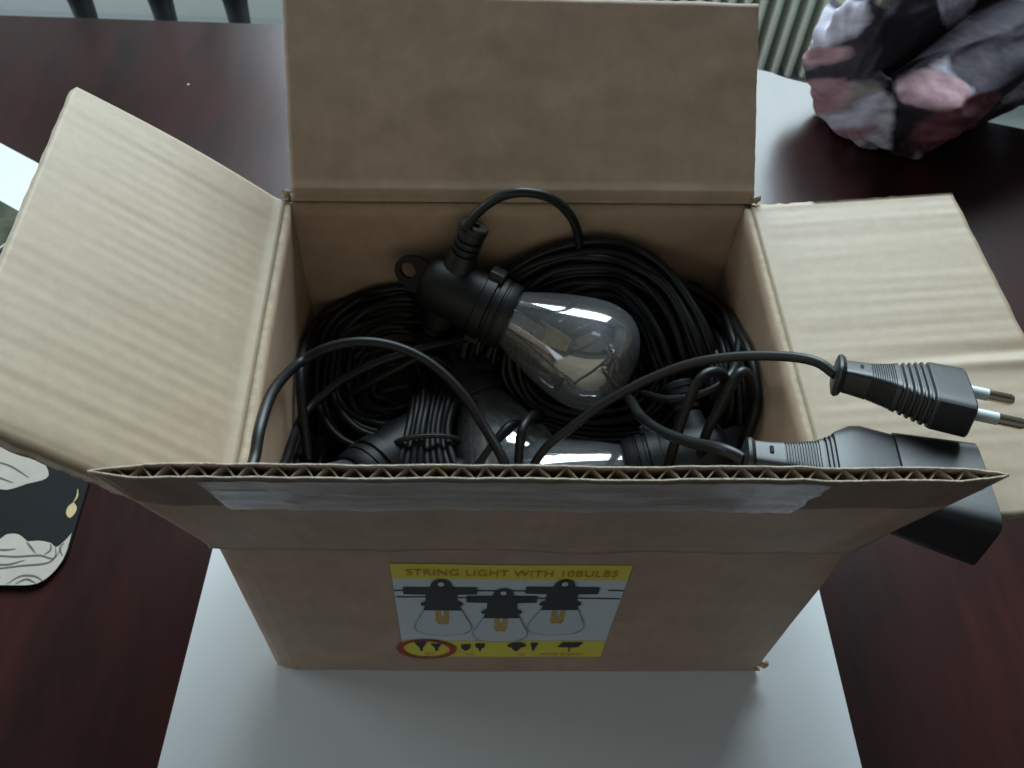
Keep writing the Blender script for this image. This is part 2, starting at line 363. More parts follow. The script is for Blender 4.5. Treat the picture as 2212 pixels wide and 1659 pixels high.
ruff3 = [(-0.2059, 0.0565), (-0.203, 0.0545), (-0.2006, 0.0570), (-0.1986, 0.0607), (-0.1983, 0.0618)]
edge_ = [(-0.1979, 0.0535), (-0.1985, 0.0480), (-0.2006, 0.0426), (-0.2040, 0.0385), (-0.2090, 0.0366), (-0.2223, 0.0365), (-0.26, 0.0365)]
flat('ruffle_print', smooth2(ruff)+smooth2(ruff2)+smooth2(ruff3)+smooth2(edge_), 0.00252, M['cream'], pm, OFF)
def ribbon(name, pts, w, z, m, parent, off=(0, 0), n=8):
    P = catmull([(x-off[0], y-off[1], z) for x, y in pts], n); v = []; f = []
    for i, p in enumerate(P):
        t = (P[min(i+1, len(P)-1)]-P[max(i-1, 0)]).normalized(); s = Vector((-t.y, t.x, 0)); k = i/(len(P)-1)
        ww = w*(0.25+0.75*math.sin(math.pi*k)); v += [p+s*ww, p-s*ww]
    for i in range(len(P)-1): f.append((2*i, 2*i+1, 2*i+3, 2*i+2))
    me = mesh(name, v, f)
    if me.polygons[0].normal.z < 0: me.flip_normals()
    return link(name, me, parent, [m], smooth=False)
for L in ([(-0.2400, 0.0500), (-0.2309, 0.0504), (-0.2188, 0.0498), (-0.2090, 0.0504), (-0.2026, 0.0489), (-0.2007, 0.0530)],
          [(-0.2380, 0.0450), (-0.2286, 0.0438), (-0.2154, 0.0454), (-0.2049, 0.0467), (-0.2020, 0.0500), (-0.2035, 0.0550)],
          [(-0.2184, 0.0370), (-0.2139, 0.0406), (-0.2080, 0.0406), (-0.2035, 0.0382)], [(-0.2150, 0.0370), (-0.2110, 0.0392), (-0.2065, 0.0374)],
          [(-0.2316, 0.0467), (-0.2215, 0.0460), (-0.2143, 0.0482)], [(-0.2166, 0.0570), (-0.2140, 0.0545), (-0.2110, 0.0515)], [(-0.2059, 0.0563), (-0.2050, 0.0530), (-0.2070, 0.0508)],
          [(-0.2330, 0.0540), (-0.2250, 0.0530), (-0.2200, 0.0535)], [(-0.24, 0.0402), (-0.231, 0.0412), (-0.222, 0.0400)], [(-0.2000, 0.0565), (-0.2012, 0.0540), (-0.1990, 0.0500)],
          [(-0.2450, 0.0990), (-0.2360, 0.0960), (-0.2260, 0.0900)], [(-0.2480, 0.0920), (-0.2400, 0.0900), (-0.2320, 0.0870)]):
    ribbon('ruffle_line', L, 0.00042, 0.00266, M['inkline'], pm, OFF)
leaf = [(-0.2020, 0.0772), (-0.1998, 0.0745), (-0.1997, 0.0714), (-0.2014, 0.0690), (-0.2036, 0.0712), (-0.2038, 0.0745)]
flat('drop_print', smooth2(leaf+leaf[:1], 4)[:-1], 0.00252, M['gold'], pm, OFF)
ribbon('drop_print', [(-0.2020, 0.0768), (-0.2012, 0.0800), (-0.2020, 0.084)], 0.0004, 0.00262, M['gold'], pm, OFF)

# magazine at far left, mostly behind the left flap
mg = thing('magazine', 'white bordered page with a dark picture, sticking out behind the left flap', 'magazine', Matrix.Translation((-0.33, 0.315, 0)) @ Matrix.Rotation(R(-33), 4, 'Z'))
me = box_me('page', -0.16, 0.075, -0.16, 0.022, 0.0004, 0.004, bev=0.0006); link('page', me, mg, [M['paper']], smooth=False)
M['mag_pic'] = mat('magazine_picture', (0.10, 0.11, 0.06), 0.35, col2=(0.012, 0.014, 0.012), vscale=45)
flat('picture', rrect(-0.15, 0.0742, -0.159, -0.014, 0.0008), 0.00415, M['mag_pic'], mg)
cb = sheet('crumb', [(-0.2204, 0.4085), (-0.2193, 0.4082), (-0.2190, 0.4094), (-0.2199, 0.4098)], 0.0003, 0.0006, M['paper'])
tag(cb, 'tiny white crumb on the dark table beyond the left flap', 'crumb')

# ------------------------------------------------------------------ cardboard box
H = 0.1145
bx = thing('cardboard_box', 'open brown cardboard box of string lights with four flaps spread out', 'box', Matrix.Translation((0, 0.08, 0)))
OB = Vector((0, 0.08, 0))
def bxl(name, me, parent=bx, mats=None, **k):
    me.transform(Matrix.Translation(-OB))
    return link(name, me, parent, mats or [M['kraft'], M['flute'], M['kraft_out']], **k)
Z0 = 0.0012
BL, BR, FR, FL = (-0.1007, 0.1587), (0.0994, 0.1630), (0.1005, -0.0011), (-0.0996, 0.0010)
def wdisp(s): return lambda u, v: 0.00035*fbm(u*3+s, v*3, s)
# inner face first (normal side = disp), hinge at the bottom
bxl('back_wall', slab_me('back_wall', (BR[0]+.001, BR[1]-.001, Z0), (BL[0]-.001, BL[1]-.001, Z0), (BR[0]+.001, BR[1]-.001, H), (BL[0]-.001, BL[1]-.001, H), 0.003, 30, 16, lambda u, v: -(0.0012*math.sin(math.pi*u)*math.sin(math.pi*v)) + 0.0003*fbm(u*3, v*3)))
bxl('side_wall', slab_me('side_wall', (BL[0]+.0012, BL[1]-.0012, Z0), (FL[0]+.0035, FL[1]+.0095, Z0), (BL[0]+.0012, BL[1]-.0012, H), (FL[0]+.0035, FL[1]+.0095, H), 0.003, 30, 16, wdisp(2)))
bxl('side_wall', slab_me('side_wall', (FR[0]-.003, FR[1]+.0032, Z0), (BR[0]-.001, BR[1]-.0012, Z0), (FR[0]-.003, FR[1]+.0032, H), (BR[0]-.001, BR[1]-.0012, H), 0.003, 30, 16, wdisp(3)))
boxo('bottom_panel', (-0.0965, 0.0955, 0.0045-0.08, 0.154-0.08, 0.0016, 0.0046), M['kraft'], bx)
# front wall: outline with a rounded left edge
fo = []
rc = 0.0085
fo += [(FL[0], FL[1]+.0040), (FL[0]+.0001, FL[1]+.0021), (FL[0]+.0006, FL[1]+.0013), (FL[0]+.0040, FL[1]+.00025), (FL[0]+rc-.0006, FL[1]-.00068), (FL[0]+rc, FL[1]-.0008)]
nseg = 24
for k in range(1, nseg):
    t = k/nseg; fo.append((FL[0]+rc+(FR[0]-FL[0]-rc-0.0014)*t, FL[1]-.0008+(FR[1]-FL[1]+.0008)*t-0.0006*math.sin(math.pi*t)))
for k in range(5):
    a = R(270+90*k/4); fo.append((FR[0]-0.0014+0.0014*math.cos(a), FR[1]+0.0014+0.0014*math.sin(a)))
inn = [(FR[0], FR[1]+.0030), (FL[0]+.0035, FL[1]+.0085), (FL[0], FL[1]+.0090)]
ring = fo+inn; v = []; f = []; n = len(ring); nz_ = 14; mi = []
for j in range(nz_+1):
    z = Z0+(H-0.0006-Z0)*j/nz_
    for i, (x, y) in enumerate(ring):
        d = 0.0003*fbm(x*22, z*22) if i < len(fo) else 0
        v.append((x, y+d, z))
for j in range(nz_):
    for i in range(n):
        f.append((j*n+i, j*n+(i+1) % n, (j+1)*n+(i+1) % n, (j+1)*n+i)); mi.append(0 if i < len(fo) else 1)
f.append(tuple(range(n))[::-1]); mi.append(2); f.append(tuple(nz_*n+i for i in range(n))); mi.append(2)
fwl = bxl('front_wall', mesh('front_wall', v, f, mi), mats=[M['kraft_out'], M['kraft'], M['flute']])
sharpen(fwl, 50)
# torn bits at the lower right front corner
def shred(cx, cy, cz, s, sd, m):
    bm = bmesh.new(); r0 = bmesh.ops.create_icosphere(bm, subdivisions=3, radius=s)
    for v_ in r0['verts']:
        v_.co += noise.noise_vector(v_.co*700+Vector((sd, 0, 0)))*s*0.9; v_.co.y *= 0.6; v_.co += Vector((cx, cy, cz))
    return bxl('torn_shred', from_bm('torn_shred', bm), mats=[m])
shred(0.1017, -0.0010, 0.0078, 0.0016, 1, M['kraft_out']); shred(0.0999, -0.0012, 0.0032, 0.0013, 2, M['kraft_out']); shred(0.1026, -0.0006, 0.0088, 0.0009, 3, M['kraft_out'])

# left and right flaps (washboard ridges run away from the hinge)
def ridges(u, v, s, fr, amp):
    return amp*(noise.noise(Vector((u*fr, v*0.45, s)))*0.9+0.45*noise.noise(Vector((u*fr*2.3, v*0.8, s+5)))+0.34*(0.5+noise.noise(Vector((u*3, v*2, s+9))))*math.sin(u*2*math.pi*27+fbm(u*2, v*0.6, s)*0.8))
def ldisp(u, v):
    d = ridges(u, v, 1.3, 15, 0.00027)*min(1, v*8)
    d += 0.0013*math.exp(-(v/0.028)**2)
    d += 0.004*math.sin(math.pi*v)*max(0, 0.25-u)*1.2*(0 if u > .25 else 1)*0.3
    d -= 0.0022*max(0, (u-0.95)/0.05)**2
    return d
def ledge(u, v):
    # rounded outer corner at the back, ragged front edge
    uu = u; vv = v
    if u > 0.985: uu = 1+0.004*noise.noise(Vector((v*14, 3, 1)))+0.002*noise.noise(Vector((v*60, 3, 1)))
    if u < 0.02: uu = u-0.012*math.sin(math.pi*min(1, v*1.0))*(1-u/0.02)
    k = 0.030
    if v > 1-k and u < 0.03: vv = v-(0.03-u)/0.03*(v-(1-k))*0.55
    if v > 0.995: vv = vv+0.003*noise.noise(Vector((u*20, 7, 1)))
    return uu, vv
LA, LB = Vector((-0.0993, 0.1560, H-.0002)), Vector((-0.0966, 0.0050, H-.0002))
lf = bxl('side_flap', slab_me('side_flap', LB, LA, LB+Vector((-0.0555, -0.0005, 0.0625)), LA+Vector((-0.0672, 0.0005, 0.0531)), 0.0028, 150, 50,
     lambda u, v: ldisp(1-u, v), lambda u, v: (lambda q: (1-q[0], q[1]))(ledge(1-u, v))), mats=[M['kraft'], M['torn'], M['kraft_out']], label='left side flap, raised, with soft washboard ridges')
def rdisp(u, v):   # u: 0 at back, 1 at front
    d = ridges(u, v, 8.8, 17, 0.00022)*min(1, v*8)
    d += 0.0005*math.exp(-(v/0.03)**2)
    d += 0.0016*math.exp(-((u-0.60)/0.02)**2)*max(0, v-0.25) - 0.0014*math.exp(-((u-0.565)/0.02)**2)*max(0, v-0.25)
    return d
def redge(u, v):
    uu = u; vv = v
    if u < 0.01: uu = 0.006*noise.noise(Vector((v*25, 1, 4)))+0.003*noise.noise(Vector((v*90, 1, 4)))
    if u > 0.99: uu = 1+0.006*noise.noise(Vector((v*18, 2, 4)))
    if v > 0.99: vv = v+0.004*noise.noise(Vector((u*16, 2, 4)))
    return uu, vv
RA, RB = Vector((0.0984, 0.1600, H+.0001)), Vector((0.0976, 0.0065, H+.0001))
bxl('side_flap', slab_me('side_flap', RA, RB, RA+Vector((0.0846, 0.0005, 0.0092)), RB+Vector((0.0860, 0.0012, 0.0085)), 0.0028, 150, 50, rdisp, redge),
    mats=[M['kraft'], M['torn'], M['kraft_out']], label='right side flap, lying almost flat, under the plugs')
# back flap
BA, BB = Vector((-0.0960, 0.1572, H-.0003)), Vector((0.0992, 0.1615, H-.0003))
def bdisp(u, v):
    return 0.0003*fbm(u*4, v*3, 9)+0.0009*math.exp(-((v-0.022)/0.012)**2)-0.0007*math.exp(-((v-0.055)/0.016)**2)
def bedge(u, v):
    uu, vv = u, v
    if u < 0.01: uu = 0.0018*noise.noise(Vector((v*45, 1, 14)))
    if u > 0.99: uu = 1+0.0022*noise.noise(Vector((v*60, 2, 14)))
    if v > 0.99: vv = v+0.004*noise.noise(Vector((u*12, 2, 14)))
    return uu, vv
bxl('back_flap', slab_me('back_flap', BB, BA, BB+Vector((-0.0013, 0.0605, 0.0560)), BA+Vector((-0.003, 0.0610, 0.0570)), 0.0028, 80, 44, lambda u, v: bdisp(1-u, v), lambda u, v: (lambda q: (1-q[0], q[1]))(bedge(1-u, v))),
    mats=[M['kraft'], M['torn'], M['kraft_out']], label='back flap standing up in the shade')
for q in ((0.1004, 0.1612, 0.1165, 0.0014, 4), (0.1010, 0.1600, 0.1188, 0.0009, 5), (-0.0985, 0.1592, 0.1160, 0.0017, 6), (-0.0970, 0.1586, 0.1150, 0.0015, 7)):
    shred(*q, M['flute'])

# front flap: two liners with real fluting between them
FA, FB = Vector((-0.0996, -0.0006, H-0.0002)), Vector((0.1005, -0.0020, H-0.0002))
FA2, FB2 = Vector((-0.1003, -0.0252, 0.1968)), Vector((0.1004, -0.0238, 0.1948))
FT = 0.0033
def pinch(u):
    e = min(u, 1-u)
    return 0.10+0.90*min(1, (e/0.055))**0.7
def fcl(u): return 0.00045*fbm(u*9, 1.5, 3)+0.00012*fbm(u*40, 1.5, 9)
def topz(u): return 0.004*fbm(u*7, 0.3, 2)*0.5
def outdisp(u, v): return fcl(u)+0.0002*fbm(u*5, v*4, 6)+(FT/2)*pinch(u)*(0.35+0.65*min(1, v*3))+0.0016*math.exp(-(v/0.035)**2)*(0.6+0.6*noise.noise(Vector((u*6, 1, 1))))
def indisp(u, v): return fcl(u)+0.0002*fbm(u*5, v*4, 6)-(FT/2)*pinch(u)*(0.35+0.65*min(1, v*3))+0.0004
def fedge(u, v):
    vv = v+topz(u)*max(0, v-.5)*2; uu = u
    if u < 0.005: uu = -0.004*v+0.003*noise.noise(Vector((v*20, 2, 24)))
    if u > 0.995: uu = 1+0.003*noise.noise(Vector((v*25, 2, 34)))
    if v > 0.99: vv += 0.005*noise.noise(Vector((u*40, 2, 44)))+0.003*noise.noise(Vector((u*130, 2, 44)))
    return uu, vv
me = slab_me('front_flap', FA, FB, FA2, FB2, 0.0004, 160, 30, outdisp, fedge)
mi_strip = 3
for p in me.polygons:
    c_ = p.center; 
    t = (c_.z-H)/(0.0813)
    if p.material_index == 0 and t > 0.695: p.material_index = mi_strip
ff = bxl('front_flap', me, mats=[M['kraft_out'], M['torn'], M['kraft'], M['kraft_dark']], label='front flap standing up with its fluted edge towards the camera')
bxl('inner_liner', slab_me('inner_liner', FA, FB, FA2, FB2, 0.0004, 160, 10, indisp, fedge), ff, mats=[M['kraft_out'], M['torn'], M['kraft']])
# fluting
def FP(u, v): return (FA*(1-u)+FB*u)*(1-v)+(FA2*(1-u)+FB2*u)*v
nF = (FB-FA).cross(FA2-FA).normalized()
NU = 36*12; v = []; f = []
for j, vv in enumerate((0.40, 0.7, 0.93, 0.992)):
    for i in range(NU+1):
        u = 0.006+0.988*i/NU
        ph = u*35.5*2*math.pi+1.7*fbm(u*9, 0.4, 7)
        s = math.asin(0.97*math.sin(ph))/math.asin(0.97)
        a = (FT/2-0.00022)*pinch(u)*(1-0.16*max(0, fbm(u*14, 2.2, 5)))*(1 if vv > 0.9 else 0.6)
        v.append(FP(u, vv+topz(u)*max(0, vv-.5)*2)+nF*(fcl(u)+s*a))
for j in range(3):
    for i in range(NU):
        a = j*(NU+1)+i; f.append((a, a+1, a+NU+2, a+NU+1))
fl_ = bxl('fluting', mesh('fluting', v, f), ff, mats=[M['flute']])
sl = fl_.modifiers.new('solid', 'SOLIDIFY'); sl.thickness = 0.00030; sl.offset = 0

# clear tape left on the front flap
def tape_me(name, u0, u1, v0, v1, lift, nu=70, rag0=0, rag1=0):
    v = []; f = []; nv = 10
    for j in range(nv+1):
        for i in range(nu+1):
            a, b = i/nu, j/nv
            e0 = rag0*noise.noise(Vector((b*4, 1, 3))); e1 = rag1*noise.noise(Vector((b*5, 6, 3)))
            u = (u0+e0)*(1-a)+(u1+e1)*a; w = v0*(1-b)+v1*b
            d = outdisp(u, w)+0.00018+lift*(0.5+0.5*fbm(u*30, w*14, 2)+0.6*max(0, noise.noise(Vector((u*22+w*6, 3.3, 1)))))
            uu, w2 = fedge(u, min(w, .985)); v.append(FP(u, w2 if w < .985 else w2-.985+w)+nF*d)
    for j in range(nv):
        for i in range(nu): a = j*(nu+1)+i; f.append((a, a+1, a+nu+2, a+nu+1))
    return mesh(name, v, f)
tp = bxl('tape', tape_me('tape', 0.108, 0.798, 0.672, 0.982, 0.00035, 120, 0.006, 0.008), ff, mats=[M['tape']], label='clear packing tape along the edge of the front flap')
bxl('lifted_end', tape_me('lifted_end', 0.110, 0.215, 0.675, 0.92, 0.0004, 30, 0.006, 0.02), tp, mats=[M['tape_loose']]) if False else None
bxl('tape_end', tape_me('tape_end', 0.109, 0.195, 0.674, 0.90, 0.0005, 30, 0.006, 0.03), ff, mats=[M['tape_loose']], label='whitish lifted end of the tape at the left')
bxl('tape_end', tape_me('tape_end', 0.722, 0.797, 0.674, 0.975, 0.0005, 30, 0.012, 0.010), ff, mats=[M['tape_loose']], label='whitish lifted end of the tape at the right')

# ------------------------------------------------------------------ printed sticker (flat print) on the front wall
SX0, SX1, SZ0, SZ1 = -0.0459, 0.0322, 0.0190, 0.1016
sk = bpy.data.objects.new('sticker', None)
SW, SH = SX1-SX0, SZ1-SZ0
def yfront(x, z):
    t = (x-FL[0])/(FR[0]-FL[0]); return FL[1]-.0008+(FR[1]-FL[1]+.0008)*t-0.0006*math.sin(math.pi*t)+0.0003*fbm(x*22, z*22)
def sq(u, w, lift): # sticker coords (0..1, 0..1 from bottom) to box space
    x = SX0+SW*u; z = SZ0+SH*w; return Vector((x, yfront(x, z)-lift, z))-OB
nu, nv = 24, 24
v = [sq(i/nu, j/nv, 0.00012) for j in range(nv+1) for i in range(nu+1)]
f = [(j*(nu+1)+i, j*(nu+1)+i+1, (j+1)*(nu+1)+i+1, (j+1)*(nu+1)+i) for j in range(nv) for i in range(nu)]
sk = link('sticker', mesh('sticker', v, f), bx, [M['stickwhite']], label='printed picture sticker on the front of the box')
def dense(p, n=6):
    out = []
    for a, b in zip(p, p[1:]+p[:1]):
        for k in range(n): out.append((a[0]+(b[0]-a[0])*k/n, a[1]+(b[1]-a[1])*k/n))
    return out
def sp(name, polys, lift, m, n=3):
    bm = bmesh.new()
    for p in polys:
        vs = [bm.verts.new(sq(a, b, lift)) for a, b in dense(p, n)]
        fc = bm.faces.new(vs); fc.normal_update()
        if fc.normal.y > 0: fc.normal_flip()
    bmesh.ops.triangulate(bm, faces=bm.faces[:])
    me = bpy.data.meshes.new(name); bm.to_mesh(me); bm.free()
    return link(name, me, sk, [m], smooth=False)
def strip(name, u0, u1, w0, w1, lift, m):
    v = [sq(u0+(u1-u0)*i/20, w, lift) for w in (w0, (w0+w1)/2, w1) for i in range(21)]
    f = [(j*21+i, j*21+i+1, (j+1)*21+i+1, (j+1)*21+i) for j in range(2) for i in range(20)]
    return link(name, mesh(name, v, f), sk, [m], smooth=False)
strip('header_band', 0.0, 1.0, 0.865, 1.0, 0.00022, M['yellow'])
strip('footer_band', 0.0, 1.0, 0.0, 0.205, 0.00022, M['yellow'])
def rect(a, b, c, d): return [(a, c), (b, c), (b, d), (a, d)]
def arc(cx, cy, rx, ry, a0, a1, n=16): return [(cx+rx*math.cos(R(a0+(a1-a0)*k/n)), cy+ry*math.sin(R(a0+(a1-a0)*k/n))) for k in range(n+1)]
L1, L2, L3, L4 = 0.00034, 0.00046, 0.00058, 0.00070
# wires
strip('printed_wire', 0.0, 0.10, 0.752, 0.762, L1, M['print_black']); strip('printed_wire', 0.34, 0.63, 0.752, 0.762, L1, M['print_black']); strip('printed_wire', 0.93, 1.0, 0.766, 0.776, L1, M['print_black'])
strip('printed_wire', 0.005, 0.145, 0.688, 0.698, L1, M['print_black']); strip('printed_wire', 0.275, 0.335, 0.680, 0.690, L1, M['print_black']); strip('printed_wire', 0.625, 0.68, 0.678, 0.688, L1, M['print_black']); strip('printed_wire', 0.80, 0.995, 0.682, 0.692, L1, M['print_black'])
def plamp(cx, cz, s=1.0):
    def T(p): return [(cx+a*s, cz+b*s) for a, b in p]
    body = arc(0.165, 0.125, 0.035, 0.012, 0, 0, 1)
    sock = [(-0.165, 0.17), (-0.165, 0.235), (-0.05, 0.235)]+arc(0, 0.24, 0.047, 0.075, 180, 0, 14)+[(0.05, 0.235), (0.155, 0.235), (0.155, 0.17), (0.068, 0.165),
            (0.068, 0.10), (0.092, 0.075), (0.092, 0.05), (0.078, 0.045), (0.088, 0.0), (-0.086, 0.0), (-0.078, 0.045), (-0.095, 0.05), (-0.095, 0.075), (-0.072, 0.10), (-0.070, 0.165)]
    sp('printed_socket', [T(sock)], L2, M['print_black'], 2)
    sp('printed_hook_hole', [T(arc(0, 0.270, 0.014, 0.020, 0, 340, 12))], L3, M['stickwhite'], 1)
    ol = [(-0.085, 0.0), (-0.105, -0.07), (-0.128, -0.15), (-0.132, -0.20), (-0.115, -0.245), (-0.07, -0.275), (0.0, -0.283), (0.07, -0.275), (0.115, -0.245), (0.132, -0.20), (0.128, -0.15), (0.105, -0.07), (0.088, 0.0)]
    ols = smooth2(ol, 4)
    sp('printed_bulb', [T(ols)], L1, M['print_pale'], 1)
    v = []; f = []
    P = ols
    for i, (a, b) in enumerate(P):
        k = i/(len(P)-1); w = 0.0022+0.0035*max(0, 1-abs(k-0.66)/0.06)
        q = P[min(i+1, len(P)-1)]; r0 = P[max(i-1, 0)]; t = Vector((q[0]-r0[0], q[1]-r0[1])).normalized()
        v += [sq(*T([(a-t.y*w, b+t.x*w)])[0], L2), sq(*T([(a+t.y*w, b-t.x*w)])[0], L2)]
    for i in range(len(P)-1): f.append((2*i, 2*i+1, 2*i+3, 2*i+2))
    link('printed_bulb_outline', mesh('printed_bulb_outline', v, f), sk, [M['print_grey']], smooth=False)
    sp('printed_filament', [T(rect(-0.032, -0.008, -0.125, -0.005)), T(rect(0.006, 0.030, -0.125, -0.005)), T(rect(-0.026, 0.026, -0.15, -0.128)), T(rect(-0.012, 0.010, -0.118, -0.06))], L2, M['print_orange'], 1)
plamp(0.205, 0.555); plamp(0.475, 0.475, 0.98); plamp(0.735, 0.565)
# plug icons
def icon(name, polys): sp(name, polys, L2, M['print_black'], 2)
icon('plug_icon', [[(0.055, 0.195), (0.125, 0.195), (0.105, 0.13), (0.098, 0.115), (0.097, 0.075), (0.084, 0.075), (0.083, 0.115), (0.075, 0.13)]])
icon('plug_icon', [[(0.138, 0.165), (0.158, 0.17), (0.165, 0.158), (0.172, 0.17), (0.193, 0.165), (0.175, 0.118), (0.172, 0.075), (0.160, 0.075), (0.157, 0.118)]])
icon('plug_icon', [[(0.288, 0.165), (0.335, 0.165), (0.333, 0.115), (0.312, 0.08), (0.290, 0.115)]])
icon('plug_icon', [[(0.358, 0.175), (0.405, 0.175), (0.403, 0.13), (0.388, 0.11), (0.386, 0.08), (0.378, 0.08), (0.376, 0.11), (0.360, 0.13)]])
icon('plug_icon', [[(0.515, 0.14)]+arc(0.562, 0.14, 0.047, 0.052, 180, 0, 12)+[(0.585, 0.125), (0.578, 0.10), (0.562, 0.075), (0.546, 0.10), (0.540, 0.125)]])
icon('plug_icon', [[(0.628, 0.182), (0.668, 0.182), (0.660, 0.14), (0.652, 0.08), (0.645, 0.08), (0.636, 0.14)]])
icon('plug_icon', [[(0.765, 0.13), (0.785, 0.19), (0.890, 0.19), (0.868, 0.13), (0.832, 0.128), (0.830, 0.07), (0.824, 0.07), (0.824, 0.128)]])
def text(name, s, u0, u1, w0, w1, m, lift, bold=0.0):
    cu = bpy.data.curves.new(name, 'FONT'); cu.body = s; cu.size = 1; cu.offset = bold; cu.space_character = 1.08
    to = bpy.data.objects.new(name, cu); C.objects.link(to)
    dg = bpy.context.evaluated_depsgraph_get(); dg.update()
    me = bpy.data.meshes.new_from_object(to.evaluated_get(dg)); bpy.data.objects.remove(to)
    xs = [q.co.x for q in me.vertices]; ys = [q.co.y for q in me.vertices]; x0, x1, y0, y1 = min(xs), max(xs), min(ys), max(ys)
    for q in me.vertices:
        q.co = sq(u0+(u1-u0)*(q.co.x-x0)/(x1-x0), w0+(w1-w0)*(q.co.y-y0)/(y1-y0), lift)
    me.name = name
    return link(name, me, sk, [m], smooth=False)
text('lettering', 'STRING LIGHT WITH 10BULBS', 0.062, 0.948, 0.900, 0.958, M['redink'], L2, 0.004)
text('lettering', 'EU', 0.108, 0.150, 0.022, 0.052, M['redink'], L2); text('lettering', 'US', 0.318, 0.355, 0.022, 0.052, M['redink'], L2)
text('lettering', 'UK', 0.575, 0.612, 0.022, 0.052, M['redink'], L2); text('lettering', 'SOLAR ENERGY', 0.690, 0.905, 0.022, 0.052, M['redink'], L2)
# red marker ring
v = []; f = []; n = 64
for i in range(n):
    a = 2*math.pi*i/n; w = 0.010+0.007*(0.5+0.5*math.cos(a*2))+0.002*fbm(math.cos(a)*2, math.sin(a)*2)
    ru, rw = 0.132+0.008*math.cos(a*1-0.6), 0.112
    for s in (-1, 1): v.append(sq(0.110+(ru+s*w*0.9)*math.cos(a), 0.098+(rw+s*w*0.9)*math.sin(a), L4))
for i in range(n): j = (i+1) % n; f.append((2*i, 2*i+1, 2*j+1, 2*j))
link('marker_ring', mesh('marker_ring', v, f), sk, [M['marker']], smooth=False)

# ------------------------------------------------------------------ lamp holders with bulbs
def frame(origin, xaxis, zhint):
    x = Vector(xaxis).normalized(); z = Vector(zhint); z = (z-x*z.dot(x)).normalized(); y = z.cross(x)
    m = Matrix((x, y, z)).transposed().to_4x4(); m.translation = Vector(origin); return m
_me = {}
def lamp_meshes():
    _me['socket'] = lathe_me('socket', [(-0.0405, 0.0), (-0.0405, 0.0085), (-0.0395, 0.0104), (-0.0365, 0.0120), (-0.031, 0.0130), (-0.024, 0.0132), (-0.0145, 0.0136), (-0.0140, 0.0150), (-0.0095, 0.0152), (-0.0090, 0.0140),
                            (-0.0078, 0.0140), (-0.0074, 0.0150), (-0.0052, 0.0151), (-0.0048, 0.0144), (-0.0040, 0.0144), (-0.0036, 0.0150), (0.0, 0.0149), (0.0008, 0.0143), (0.0008, 0.0132), (-0.004, 0.0128), (-0.004, 0.0)], 48)
    bm = bmesh.new()
    def stub(sg):
        prof = [(0.005, 0.0086), (0.009, 0.0080), (0.0135, 0.0068), (0.0165, 0.0063)]
        z = 0.0180
        for k in range(3): prof += [(z, 0.0060), (z+0.0003, 0.0048), (z+0.0014, 0.0048), (z+0.0017, 0.0060)]; z += 0.0032
        prof += [(z+0.0010, 0.0060), (z+0.0014, 0.0064), (z+0.0036, 0.0064), (z+0.0042, 0.0058), (z+0.0042, 0.0026), (z+0.002, 0.0022), (z+0.002, 0.0)]
        return lathe_me('stub', [(sg*a, b) for a, b in prof], 28, 'Z')
    _me['stub+'] = stub(1); _me['stub-'] = stub(-1)
    for k in ('stub+', 'stub-'): _me[k].transform(Matrix.Translation((-0.0285, 0, 0)))
    # hook tab with a hole
    n = 28; v = []; f = []
    for z in (-0.0013, 0.0013):
        for k in range(n):
            a = 2*math.pi*k/n; c, s = math.cos(a), math.sin(a)
            ox, oy = 0.0085*c, 0.0075*s
            if c > 0: ox = 0.012*c**0.5; oy = math.copysign(0.0078*max(abs(s), 0.8) if abs(s) > .05 else 0, s)
            v.append((ox-0.046, oy, z)); v.append((0.0036*c-0.0485, 0.0036*s, z))
    for k in range(n):
        j = (k+1) % n; o2 = 2*n
        f += [(2*k, 2*k+1, 2*j+1, 2*j), (o2+2*k, o2+2*j, o2+2*j+1, o2+2*k+1), (2*k, 2*j, o2+2*j, o2+2*k), (2*k+1, o2+2*k+1, o2+2*j+1, 2*j+1)]
    _me['hook'] = mesh('hook', v, f); _me['hook'].transform(Matrix.Rotation(R(90), 4, 'X'))
    _me['lug'] = box_me('lug', -0.0148, -0.0080, -0.0040, 0.0040, 0.0138, 0.0178, bev=0.0006)
    prof = [(-0.003, 0.0124), (0.000, 0.0126), (0.003, 0.0136), (0.010, 0.0164), (0.018, 0.0193), (0.027, 0.0221), (0.035, 0.0240), (0.042, 0.0247), (0.048, 0.0240), (0.0535, 0.0219), (0.058, 0.0180), (0.0612, 0.0127), (0.0628, 0.0062), (0.0631, 0.0)]
    P = [(p.x, p.y) for p in catmull([(a, b, 0) for a, b in prof], 4)]
    _me['bulb'] = lathe_me('bulb', [(a*0.925, max(b, 0)*0.985) for a, b in P], 56, closed_ends=False)
    _me['stem'] = lathe_me('stem', [(-0.002, 0.0058), (0.004, 0.0056), (0.012, 0.0048), (0.0165, 0.0036), (0.018, 0.0)], 20, closed_ends=False)
    bm = bmesh.new(); bmesh.ops.create_cube(bm, size=1)
    for q in bm.verts: q.co = (0.018+q.co.x*0.014, q.co.y*0.0075*(1 if q.co.x < 0 else 0.6), q.co.z*0.0012)
    _me['board'] = from_bm('led_board', bm)
    bm = bmesh.new()
    for k in range(5):
        for sy in (-1, 1):
            r0 = bmesh.ops.create_cube(bm, size=1)
            for q in r0['verts']: q.co = (0.0125+k*0.0026+q.co.x*0.0017, sy*0.0016*(1-0.06*k)+q.co.y*0.0016, q.co.z*0.0022)
    _me['chip'] = from_bm('led_chip', bm)
lamp_meshes()
